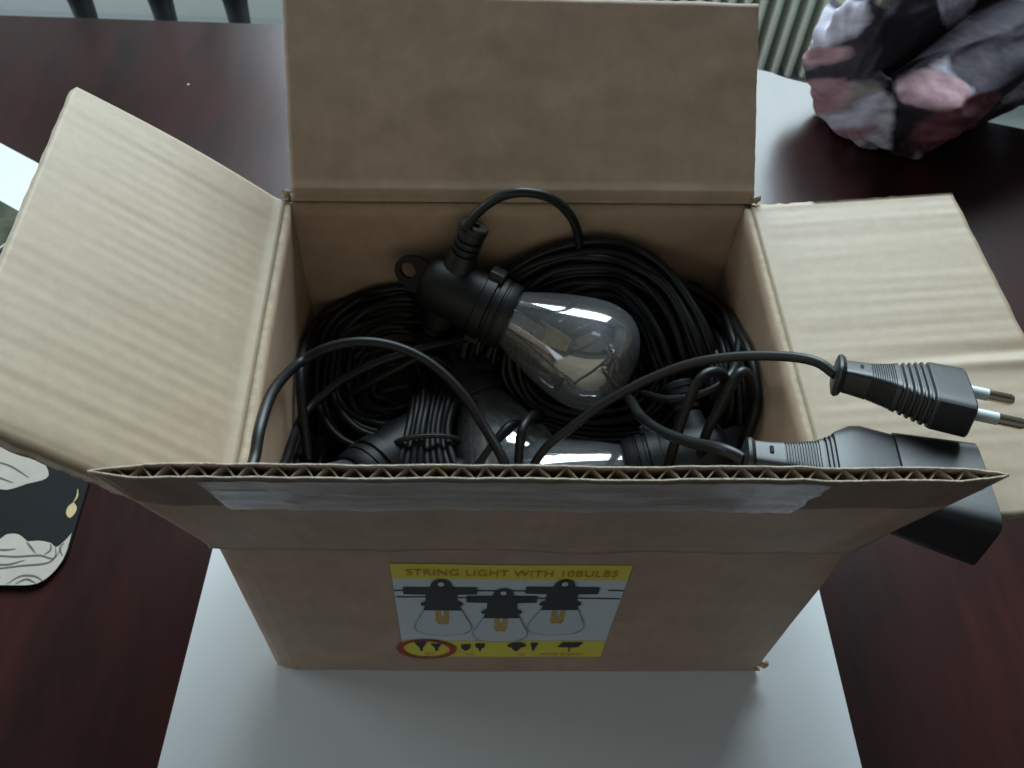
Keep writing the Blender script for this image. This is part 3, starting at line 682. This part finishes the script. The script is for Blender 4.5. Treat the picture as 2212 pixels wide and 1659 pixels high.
for k, m in (('socket', 'black'), ('stub+', 'black'), ('stub-', 'black'), ('hook', 'black'), ('lug', 'black'), ('bulb', 'glass'), ('stem', 'stem'), ('board', 'led_board'), ('chip', 'led_yellow')):
    _me[k].materials.append(M[m])
    if k not in ('board', 'chip', 'lug'):
        for p in _me[k].polygons: p.use_smooth = True
    bm = bmesh.new(); bm.from_mesh(_me[k])
    for e in bm.edges:
        if len(e.link_faces) == 2 and e.calc_face_angle(0) > R(40): e.smooth = False
    bm.to_mesh(_me[k]); bm.free()
def lamp(mtx, label, group='black lamp holders with clear bulbs in the box'):
    t = thing('lamp_holder', label, 'light bulb', mtx, group)
    def P(n, k, par=t):
        q = bpy.data.objects.new(n, _me[k]); C.objects.link(q); q.parent = par; return q
    s = P('socket', 'socket'); P('cable_sleeve', 'stub+'); P('cable_sleeve', 'stub-'); P('hanging_tab', 'hook')
    P('lug', 'lug', s); l2 = P('lug', 'lug', s); l2.rotation_euler = (R(180), 0, 0)
    b = P('bulb', 'bulb'); P('glass_stem', 'stem', b); bo = P('led_board', 'board', b); bo.rotation_euler = (R(68), 0, 0); bo.scale = (1.15, 1.35, 1)
    c = P('led_chip', 'chip', b); c.rotation_euler = (R(68), 0, 0); c.scale = (1.15, 1.5, 1)
    return t
lamp(frame((-0.0045, 0.1272, 0.0775), (0.885, -0.36, -0.20), (0.16, 0.38, 0.91)), 'big clear bulb in a black lamp holder lying on top of the coiled cable')
lamp(frame((-0.0660, 0.0640, 0.0430), (-0.66, -0.74, 0.10), (0.74, -0.64, 0.22)), 'clear bulb sunk behind the left end of the front flap')
lamp(frame((0.0465, 0.0640, 0.0520), (-0.94, -0.12, -0.30), (0.2, 0.85, 0.45)), 'clear bulb low behind the right half of the front flap, under the looped leads')
lamp(frame((-0.0165, 0.1080, 0.040), (0.33, -0.80, -0.10), (0.2, 0.1, 0.95)), 'clear bulb deep in the box below the big bulb')

# ------------------------------------------------------------------ cables
CR = 0.0020
CAB = {
  'lamp_loop': [(-0.0237,0.1441,0.1120), (-0.0192,0.1451,0.1200), (-0.0109,0.1456,0.1280), (-0.0009,0.1448,0.1320), (0.0105,0.1463,0.1280), (0.0191,0.1485,0.1180), (0.0237,0.1501,0.1070), (0.0259,0.1500,0.0950), (0.0259,0.1502,0.0820), (0.0300,0.1450,0.0500)],
  'left_loop': [(-0.0900,0.0100,0.0900), (-0.0918,0.0196,0.1120), (-0.0918,0.0328,0.1120), (-0.0918,0.0458,0.1120), (-0.0918,0.0667,0.1040), (-0.0889,0.0915,0.0880), (-0.0772,0.0967,0.0920), (-0.0635,0.0982,0.0940), (-0.0499,0.0972,0.0920), (-0.0369,0.0924,0.0880), (-0.0248,0.0832,0.0820), (-0.0155,0.0713,0.0750), (-0.0072,0.0572,0.0700), (-0.0025,0.0464,0.0600)],
  'left_inner': [(-0.0880,0.0300,0.0500), (-0.0921,0.0483,0.0700), (-0.0923,0.0617,0.0670), (-0.0921,0.0905,0.0530), (-0.0807,0.1053,0.0550), (-0.0646,0.1116,0.0620), (-0.0486,0.1159,0.0660), (-0.0327,0.1219,0.0660), (-0.0163,0.1287,0.0600), (0.0000,0.1200,0.0400)],
  'left_third': [(-0.0900,0.0400,0.0500), (-0.0924,0.0669,0.0500), (-0.0924,0.1068,0.0300), (-0.0741,0.1091,0.0450), (-0.0551,0.1139,0.0560), (-0.0388,0.1188,0.0600), (-0.0200,0.1200,0.0400)],
  'plug_lead': [(-0.0060,0.0450,0.0250), (-0.0009,0.0521,0.0500), (0.0065,0.0606,0.0700), (0.0167,0.0647,0.0820), (0.0311,0.0705,0.0930), (0.0455,0.0730,0.1040), (0.0591,0.0727,0.1140), (0.0716,0.0688,0.1230), (0.0843,0.0621,0.1320), (0.0935,0.0551,0.1380), (0.0994,0.0491,0.1415)],
  'coupler_lead': [(0.0480,0.1300,0.0300), (0.0446,0.1122,0.0500), (0.0446,0.0846,0.0750), (0.0444,0.0659,0.0900), (0.0483,0.0509,0.1020), (0.0538,0.0377,0.1150), (0.0602,0.0271,0.1270), (0.0666,0.0226,0.1335)],
  'cross_loop': [(0.0516,0.0920,0.0700), (0.0568,0.0781,0.0850), (0.0659,0.0746,0.0920), (0.0739,0.0754,0.0970), (0.0802,0.0815,0.0980), (0.0871,0.0963,0.0900), (0.0918,0.1132,0.0820), (0.0900,0.1250,0.0500)],
  'twin_a': [(0.0587,0.0568,0.0500), (0.0578,0.0578,0.0750), (0.0586,0.0614,0.0920), (0.0612,0.0667,0.1040), (0.0651,0.0711,0.1090), (0.0707,0.0740,0.1080), (0.0762,0.0770,0.1000), (0.0792,0.0789,0.0850), (0.0775,0.0758,0.0700)],
  'twin_b': [(0.0729,0.0614,0.0500), (0.0705,0.0624,0.0830), (0.0731,0.0655,0.0970), (0.0767,0.0700,0.1070), (0.0800,0.0733,0.1090), (0.0846,0.0754,0.1030), (0.0892,0.0776,0.0900), (0.0921,0.0792,0.0720)],
  'thin_down': [(0.0524,0.0524,0.0500), (0.0597,0.0641,0.0600), (0.0674,0.0779,0.0600), (0.0738,0.0946,0.0500)],
  'mid_a': [(-0.0012,0.0614,0.0600), (0.0001,0.0727,0.0700), (0.0055,0.0850,0.0640), (0.0100,0.0960,0.0450)],
  'mid_b': [(-0.0217,0.0607,0.0500), (-0.0065,0.0795,0.0600), (0.0010,0.0876,0.0540), (0.0127,0.1039,0.0400)],
  'right_arc': [(0.0480,0.1500,0.0450), (0.0769,0.1505,0.0740), (0.0901,0.1514,0.0640), (0.0920,0.1228,0.0800), (0.0922,0.1001,0.0900), (0.0924,0.0845,0.0900), (0.0918,0.0721,0.0820), (0.0880,0.0640,0.0500)],
  'right_arc2': [(0.0560,0.1480,0.0400), (0.0838,0.1502,0.0620), (0.0922,0.1389,0.0650), (0.0922,0.1123,0.0800), (0.0917,0.0955,0.0820), (0.0922,0.0861,0.0690), (0.0850,0.0760,0.0400)],
  'back_left': [(-0.0900,0.1000,0.0250), (-0.0921,0.1344,0.0400), (-0.0923,0.1513,0.0370), (-0.0828,0.1515,0.0520), (-0.0699,0.1513,0.0620), (-0.0568,0.1504,0.0670), (-0.0421,0.1515,0.0640), (-0.0200,0.1400,0.0400)],
  'back_left2': [(-0.0880,0.0700,0.0500), (-0.0921,0.1023,0.0700), (-0.0923,0.1387,0.0580), (-0.0811,0.1519,0.0580), (-0.0630,0.1507,0.0680), (-0.0462,0.1515,0.0670), (-0.0200,0.1450,0.0450)],
}
def cable(name, P, label, r=CR, parent=None, cat='cable', group=None):
    me = tube_me(name, catmull(P, 10), r, 12)
    o = link(name, me, parent, [M['cable']])
    if not parent: tag(o, label, cat, group)
    return o
G1 = 'single loops of black cable in the box'
cable('cable_loop', CAB['lamp_loop'], 'black cable arching from the big bulb holder against the back wall', group=G1)
cable('cable_loop', CAB['left_loop'], 'large black cable loop arching beside the left wall of the box', group=G1)
cable('cable_loop', CAB['left_inner'], 'thin dark cable running inside the large left loop', group=G1)
cable('cable_loop', CAB['left_third'], 'lowest dark cable inside the large left loop', group=G1)
cable('cable_loop', CAB['cross_loop'], 'thin cable curving behind the two bright leads at the right', 0.0016, group=G1)
cable('cable_loop', CAB['twin_a'], 'black hooked lead, left one of the pair above the right socket', group=G1)
cable('cable_loop', CAB['twin_b'], 'black hooked lead, right one of the pair above the right socket', group=G1)
cable('cable_loop', CAB['thin_down'], 'thin lead going down beside the right socket behind the front flap', 0.0014, group=G1)
cable('cable_loop', CAB['mid_a'], 'upright cable between the deep bulb and the right bulb', group=G1)
cable('cable_loop', CAB['mid_b'], 'slanting cable crossing below the big bulb', group=G1)
cable('cable_loop', CAB['right_arc'], 'outer cable arc beside the right wall of the box', group=G1)
cable('cable_loop', CAB['right_arc2'], 'inner cable arc beside the right wall of the box', group=G1)
cable('cable_loop', CAB['back_left'], 'front cable arc in the dark back left corner', group=G1)
cable('cable_loop', CAB['back_left2'], 'rear cable arc in the dark back left corner', group=G1)

def coil(name, label, center, ax, ay, n, rx, ry, seed, spread, group='bundled coils of black cable'):
    rnd = random.Random(seed)
    t = thing(name, label, 'cable coil', Matrix.Translation(center), group)
    ax = Vector(ax).normalized(); ay = Vector(ay).normalized(); nn = ax.cross(ay).normalized()
    for i in range(n):
        k = i/(max(1, n-1)); a = rx*(1-0.45*k*spread)*(1+rnd.uniform(-.03, .03)); b = ry*(1-0.45*k*spread)*(1+rnd.uniform(-.03, .03))
        off = Vector((rnd.uniform(-1, 1)*0.004, rnd.uniform(-1, 1)*0.004, 0))-ay*ry*0.25*k*spread
        lift = (rnd.random()-0.5)*0.014; p0 = rnd.uniform(0, 6.28); w = rnd.uniform(0.001, 0.004)
        P = []
        for q in range(48):
            th = 2*math.pi*q/48
            P.append(off+ax*a*math.cos(th)+ay*b*math.sin(th)+nn*(lift+w*math.sin(2*th+p0)))
        link('coil_turn', tube_me('coil_turn', P, CR*0.95, 8, closed=True), t, [M['cable']])
    return t
def path_coil(label, ring, cen, n, seed, shrink, group='bundled coils of black cable'):
    rnd = random.Random(seed); cen = Vector(cen)
    t = thing('cable_coil', label, 'cable coil', Matrix.Translation(cen), group)
    for i in range(n):
        k = 1-shrink*i/(n-1)*(0.8+0.4*rnd.random()) if i else 1.0
        wx, wy, wz = rnd.uniform(.95, 1.03), rnd.uniform(.95, 1.03), rnd.uniform(-0.004, 0.003)*(i > 0)
        P = []
        for j, q in enumerate(ring):
            d = Vector(q)-cen
            w = Vector((d.x*k*(wx if i else 1), d.y*k*(wy if i else 1), d.z*k+wz))+Vector((rnd.uniform(-1, 1), rnd.uniform(-1, 1), rnd.uniform(-1, 1)))*0.0016*(i > 0)
            P.append(w)
        n0 = len(P); pp = catmull(P[-2:]+P+P[:3], 8); pp = pp[16:16+8*n0]
        pp = [Vector((max(-0.0945-cen.x, min(0.0940-cen.x, p.x)), min(0.1550-cen.y, p.y), max(0.0075-cen.z, p.z))) for p in pp]
        link('coil_turn', tube_me('coil_turn', pp, CR*0.86, 8, closed=True), t, [M['cable']])
path_coil('tall coil of black cable standing behind the big bulb', [(-0.0065,0.1459,0.0850), (0.0114,0.1516,0.0950), (0.0331,0.1517,0.1010), (0.0542,0.1507,0.0950), (0.0701,0.1377,0.0880), (0.0809,0.1138,0.0780), (0.0858,0.1000,0.0600), (0.0699,0.0898,0.0350), (0.0282,0.0877,0.0300), (-0.0074,0.0991,0.0350), (-0.0245,0.1191,0.0500), (-0.0186,0.1378,0.0700)], (0.0338, 0.1161, 0.0550), 20, 3, 0.62)
path_coil('wide coil of black cable against the right wall of the box', [(0.0572,0.1516,0.0780), (0.0764,0.1525,0.0740), (0.0922,0.1393,0.0740), (0.0925,0.1100,0.0850), (0.0924,0.0837,0.0800), (0.0923,0.0700,0.0590), (0.0770,0.0620,0.0350), (0.0571,0.0800,0.0300), (0.0500,0.1161,0.0300), (0.0503,0.1425,0.0560)], (0.072, 0.110, 0.050), 12, 8, 0.6)
path_coil('dark coil of cable against the left and back walls of the box', [(-0.0902,0.1289,0.0500), (-0.0849,0.1444,0.0550), (-0.0699,0.1518,0.0630), (-0.0504,0.1518,0.0690), (-0.0337,0.1525,0.0600), (-0.0226,0.1314,0.0550), (-0.0243,0.1072,0.0450), (-0.0443,0.0854,0.0400), (-0.0724,0.0851,0.0400), (-0.0876,0.1012,0.0450)], (-0.056, 0.118, 0.040), 14, 6, 0.65)
coil('cable_coil', 'flat coil of black cable at the bottom left of the box', (-0.048, 0.065, 0.026), (1, 0.1, 0), (-0.1, 1, 0.12), 12, 0.042, 0.052, 5, 1.1)
coil('cable_coil', 'flat coil of black cable at the bottom right of the box', (0.045, 0.068, 0.026), (1, -0.05, 0), (0.05, 1, 0.1), 12, 0.046, 0.056, 9, 1.1)
# bundle of parallel strands in the middle
t = thing('cable_bundle', 'bundle of parallel black strands running to the front between the bulbs', 'cable bundle', Matrix.Translation((-0.036, 0.094, 0.040)), 'bundled coils of black cable')
rnd = random.Random(4)
for i in range(9):
    k = (i-4)/4
    P = [(-0.004+k*0.010+rnd.uniform(-.003, .003), 0.050, -0.004+rnd.uniform(-.006, .004)), (0.0005+k*0.012+rnd.uniform(-.002, .002), 0.028, 0.005+rnd.uniform(-.003, .003)), (-0.001+k*0.009, 0.006, 0.012+rnd.uniform(-.002, .002)), (-0.003+k*0.0085, -0.012, 0.013+rnd.uniform(-.002, .002)), (-0.002+k*0.013, -0.032, 0.010), (0.002+k*0.020, -0.055, 0.0), (0.004+k*0.025, -0.07, -0.02)]
    link('strand', tube_me('strand', catmull(P, 6), CR*0.9, 8), t, [M['cable']])
P = [Vector((-0.003+0.0135*math.cos(a), -0.016+0.001*math.cos(a), 0.0125+0.0052*math.sin(a))) for a in [2*math.pi*q/28 for q in range(28)]]
link('tie', tube_me('tie', P, 0.0011, 8, closed=True), t, [M['black']])

# ------------------------------------------------------------------ plug and coupler
def loft_me(name, st, n=24, p=5.0):
    """st: (x, half width y, half thickness z, y offset); superellipse sections"""
    v = []; f = []
    for x, a, b, oy in st:
        for k in range(n):
            t = 2*math.pi*(k+0.5)/n; c, s = math.cos(t), math.sin(t)
            v.append((x, oy+math.copysign(abs(c)**(2/p), c)*a, math.copysign(abs(s)**(2/p), s)*b))
    for i in range(len(st)-1):
        for k in range(n): f.append((i*n+k, i*n+(k+1) % n, (i+1)*n+(k+1) % n, (i+1)*n+k))
    f.append(tuple(range(n))[::-1]); f.append(tuple((len(st)-1)*n+k for k in range(n)))
    return mesh(name, v, f)
def ribbed(prof, ribs):
    """prof: control stations; ribs: list of (x0,x1,count,depth)"""
    xs = sorted({p[0] for p in prof}|{r0+(r1-r0)*i/(c*4) for r0, r1, c, d in ribs for i in range(c*4+1)})
    out = []
    for x in xs:
        for (p, q) in zip(prof, prof[1:]):
            if p[0] <= x <= q[0]: break
        t = 0 if q[0] == p[0] else (x-p[0])/(q[0]-p[0]); st = [p[k]+(q[k]-p[k])*t for k in range(1, 4)]
        for r0, r1, c, d in ribs:
            if r0 <= x <= r1:
                ph = ((x-r0)/(r1-r0)*c) % 1.0
                if 0.4 < ph < 0.9: st[0] -= d; st[1] -= d
        out.append((x, *st))
    return out
# plug
pf = Vector((0.0985, 0.0492, 0.1385)); pe = Vector((0.1362, 0.0372, 0.1405))
ax_ = (pe-pf).normalized()
zh = Vector((0.05, 0.36, 0.93))
pg = thing('power_plug', 'black two pin mains plug with its lead, resting on the right flap', 'plug', frame(pf, ax_, zh) @ Matrix.Scale(0.89, 4))
prof = [(0.0028, 0.0052, 0.0048, 0), (0.006, 0.0054, 0.0050, 0), (0.012, 0.0062, 0.0054, 0), (0.018, 0.0082, 0.0059, 0), (0.024, 0.0112, 0.0064, 0), (0.0300, 0.0140, 0.0069, 0), (0.0330, 0.0151, 0.0070, 0), (0.0332, 0.0154, 0.0071, 0), (0.0450, 0.0160, 0.0072, 0), (0.0456, 0.0155, 0.0068, 0)]
b_ = link('plug_body', loft_me('plug_body', ribbed(prof, [(0.0115, 0.0200, 11, 0.0003), (0.0210, 0.0325, 5, 0.0008)]), 28, 6), pg, [M['plug']], smooth=True); sharpen(b_, 22)
b_ = link('strain_collar', loft_me('strain_collar', [(0, 0.0062, 0.0058, 0), (0.0003, 0.0070, 0.0066, 0), (0.0012, 0.0074, 0.0070, 0), (0.0026, 0.0068, 0.0063, 0), (0.0031, 0.0056, 0.0052, 0)], 24, 3.5), pg, [M['plug']]); sharpen(b_, 40)
boxo('slot', (0.0078, 0.0092, -0.0010, 0.0022, 0.0044, 0.00535), M['slot'], pg, bev=0.0004)  # raised block, its black stands in for a shaded recess
for sy in (1, -1):
    pn = link('pin', lathe_me('pin', [(0.044, 0.0021), (0.0625, 0.0021), (0.0636, 0.0016), (0.0640, 0.0)], 20), pg, [M['metal']]); sharpen(pn)
    pn.location = (0, sy*0.0085, 0.0005)
    ps_ = link('pin_sleeve', lathe_me('pin_sleeve', [(0.0452, 0.0), (0.0452, 0.00225), (0.0548, 0.00225), (0.0552, 0.0)], 20), pn, [M['sleeve']]); sharpen(ps_)
mw = pg.matrix_world.inverted()
link('lead', tube_me('lead', [mw @ p for p in catmull(CAB['plug_lead'][:-1]+[tuple(pf+ax_*0.0005)], 10)], CR, 12), pg, [M['cable']])

# coupler
cf = Vector((0.0655, 0.0222, 0.1290)); ce = Vector((0.1385, 0.0098, 0.1285))
ax_ = (ce-cf).normalized()
cp = thing('cable_coupler', 'long black socket connector with a dark cap, lying between the front and right flaps', 'connector', frame(cf, ax_, (0.0, 0.14, 0.97)))
prof = [(0.0028, 0.0050, 0.0052, 0), (0.008, 0.0052, 0.0054, 0), (0.014, 0.0058, 0.0060, 0), (0.022, 0.0078, 0.0068, 0), (0.0265, 0.0108, 0.0074, 0), (0.0285, 0.0128, 0.0078, 0), (0.0330, 0.0160, 0.0082, 0), (0.0365, 0.0168, 0.0082, 0), (0.0460, 0.0150, 0.0083, 0), (0.0463, 0.0148, 0.0080, 0)]
b_ = link('coupler_body', loft_me('coupler_body', ribbed(prof, [(0.0115, 0.0225, 13, 0.0003), (0.0235, 0.0275, 3, 0.0006)]), 28, 6), cp, [M['plug']]); sharpen(b_, 22)
b_ = link('strain_collar', loft_me('strain_collar', [(0, 0.0052, 0.0054, 0), (0.0003, 0.0058, 0.0062, 0), (0.0012, 0.0060, 0.0066, 0), (0.0024, 0.0056, 0.0060, 0), (0.0029, 0.0048, 0.0050, 0)], 24, 3.5), cp, [M['plug']]); sharpen(b_, 40)
boxo('slot', (0.0070, 0.0084, -0.0008, 0.0024, 0.0050, 0.0058), M['slot'], cp, bev=0.0004)  # same black block in place of a shaded recess
b_ = link('end_cap', loft_me('end_cap', [(0.0464, 0.0148, 0.0083, -0.0004), (0.0466, 0.0154, 0.0086, -0.0004), (0.0560, 0.0162, 0.0096, -0.0018), (0.0708, 0.0174, 0.0110, -0.0038), (0.0712, 0.0168, 0.0106, -0.0038)], 32, 8), cp, [M['cap']]); sharpen(b_, 30)
mw = cp.matrix_world.inverted()
link('lead', tube_me('lead', [mw @ p for p in catmull(CAB['coupler_lead'][:-1]+[tuple(cf+ax_*0.0005)], 10)], CR, 12), cp, [M['cable']])

# ------------------------------------------------------------------ crumpled floral cloth
cl = thing('cloth_bag', 'crumpled floral cloth bag in mauve, black and white on the table behind the box', 'bag', Matrix.Translation((0.30, 0.42, 0)))
OC = Vector((0.30, 0.42, 0))
spine = catmull([(0.219, 0.356, 0.036), (0.246, 0.376, 0.042), (0.294, 0.412, 0.050), (0.35, 0.455, 0.060), (0.42, 0.51, 0.072), (0.49, 0.56, 0.082), (0.55, 0.60, 0.09)], 26)
NS = len(spine); NK = 220
A0 = R(62)   # the deep fold runs along the side that faces up and to the front
def wrap(a): return (a+math.pi) % (2*math.pi)-math.pi
v = []; f = []; uvs = []
def bagpt(p, t, k, a):
    s = t.cross(Vector((0, 0, 1))).normalized(); up = s.cross(t)
    c, sn = math.cos(a), math.sin(a)
    cap = math.sqrt(max(0.0, 1-(max(0, 0.16-k)/0.16)**2))
    r = (0.048+0.040*k)*(0.10+0.90*cap)
    d = wrap(a-A0-0.5*noise.noise(Vector((k*4, 1, 1)))*min(1, k*4))
    ss = min(1, max(0, (k-0.02)/0.10)); ss = ss*ss*(3-2*ss)
    val = -0.72*math.exp(-(d/0.42)**2)*ss+0.20*math.exp(-((abs(d)-0.80)/0.30)**2)*ss
    g1 = (1-abs(noise.noise(Vector((c*1.7+k*1.2, sn*1.7-k*0.8, k*2.2+4))))*2)-0.5
    q2 = noise.noise(Vector((c*3.2+5+k*2.0, sn*3.2, k*3.4))); g2 = (1-abs(q2)*2.4)-0.4
    q3 = noise.noise(Vector((c*6.5+2+k*3, sn*6.5, k*9))); g3 = (1-abs(q3)*2.6)-0.4
    r *= 1+0.045*math.exp(-((k-0.04)/0.13)**2)*math.sin(62*k+2.5*noise.noise(Vector((c*2, sn*2, 3)))+a*1.0)
    r *= 1+val+(0.16*g1+0.10*g2+0.04*g3)*min(1, 0.35+k*5)
    P = p+s*c*r+up*sn*r*0.9
    if P.z < 0.0015: P.z = 0.0015+0.02*(0.0015-P.z)
    return P
for i, p in enumerate(spine):
    k = i/(NS-1); t = (spine[min(i+1, NS-1)]-spine[max(i-1, 0)]).normalized()
    for q in range(NK): v.append(bagpt(p, t, k, 2*math.pi*q/NK)-OC)
for i in range(NS-1):
    for q in range(NK): f.append((i*NK+q, i*NK+(q+1) % NK, (i+1)*NK+(q+1) % NK, (i+1)*NK+q))
f.append(tuple(range(NK))[::-1]); f.append(tuple((NS-1)*NK+q for q in range(NK)))
me = mesh('bag_cloth', v, f)
uv = me.uv_layers.new(name='cloth')
for lp in me.loops:
    co = me.vertices[lp.vertex_index].co; uv.data[lp.index].uv = (co.x+0.3, co.y*0.62+co.z*0.85+0.4)
bo = link('bag_cloth', me, cl, [M['floral']])
sb = bo.modifiers.new('sub', 'SUBSURF'); sb.levels = 1; sb.render_levels = 1
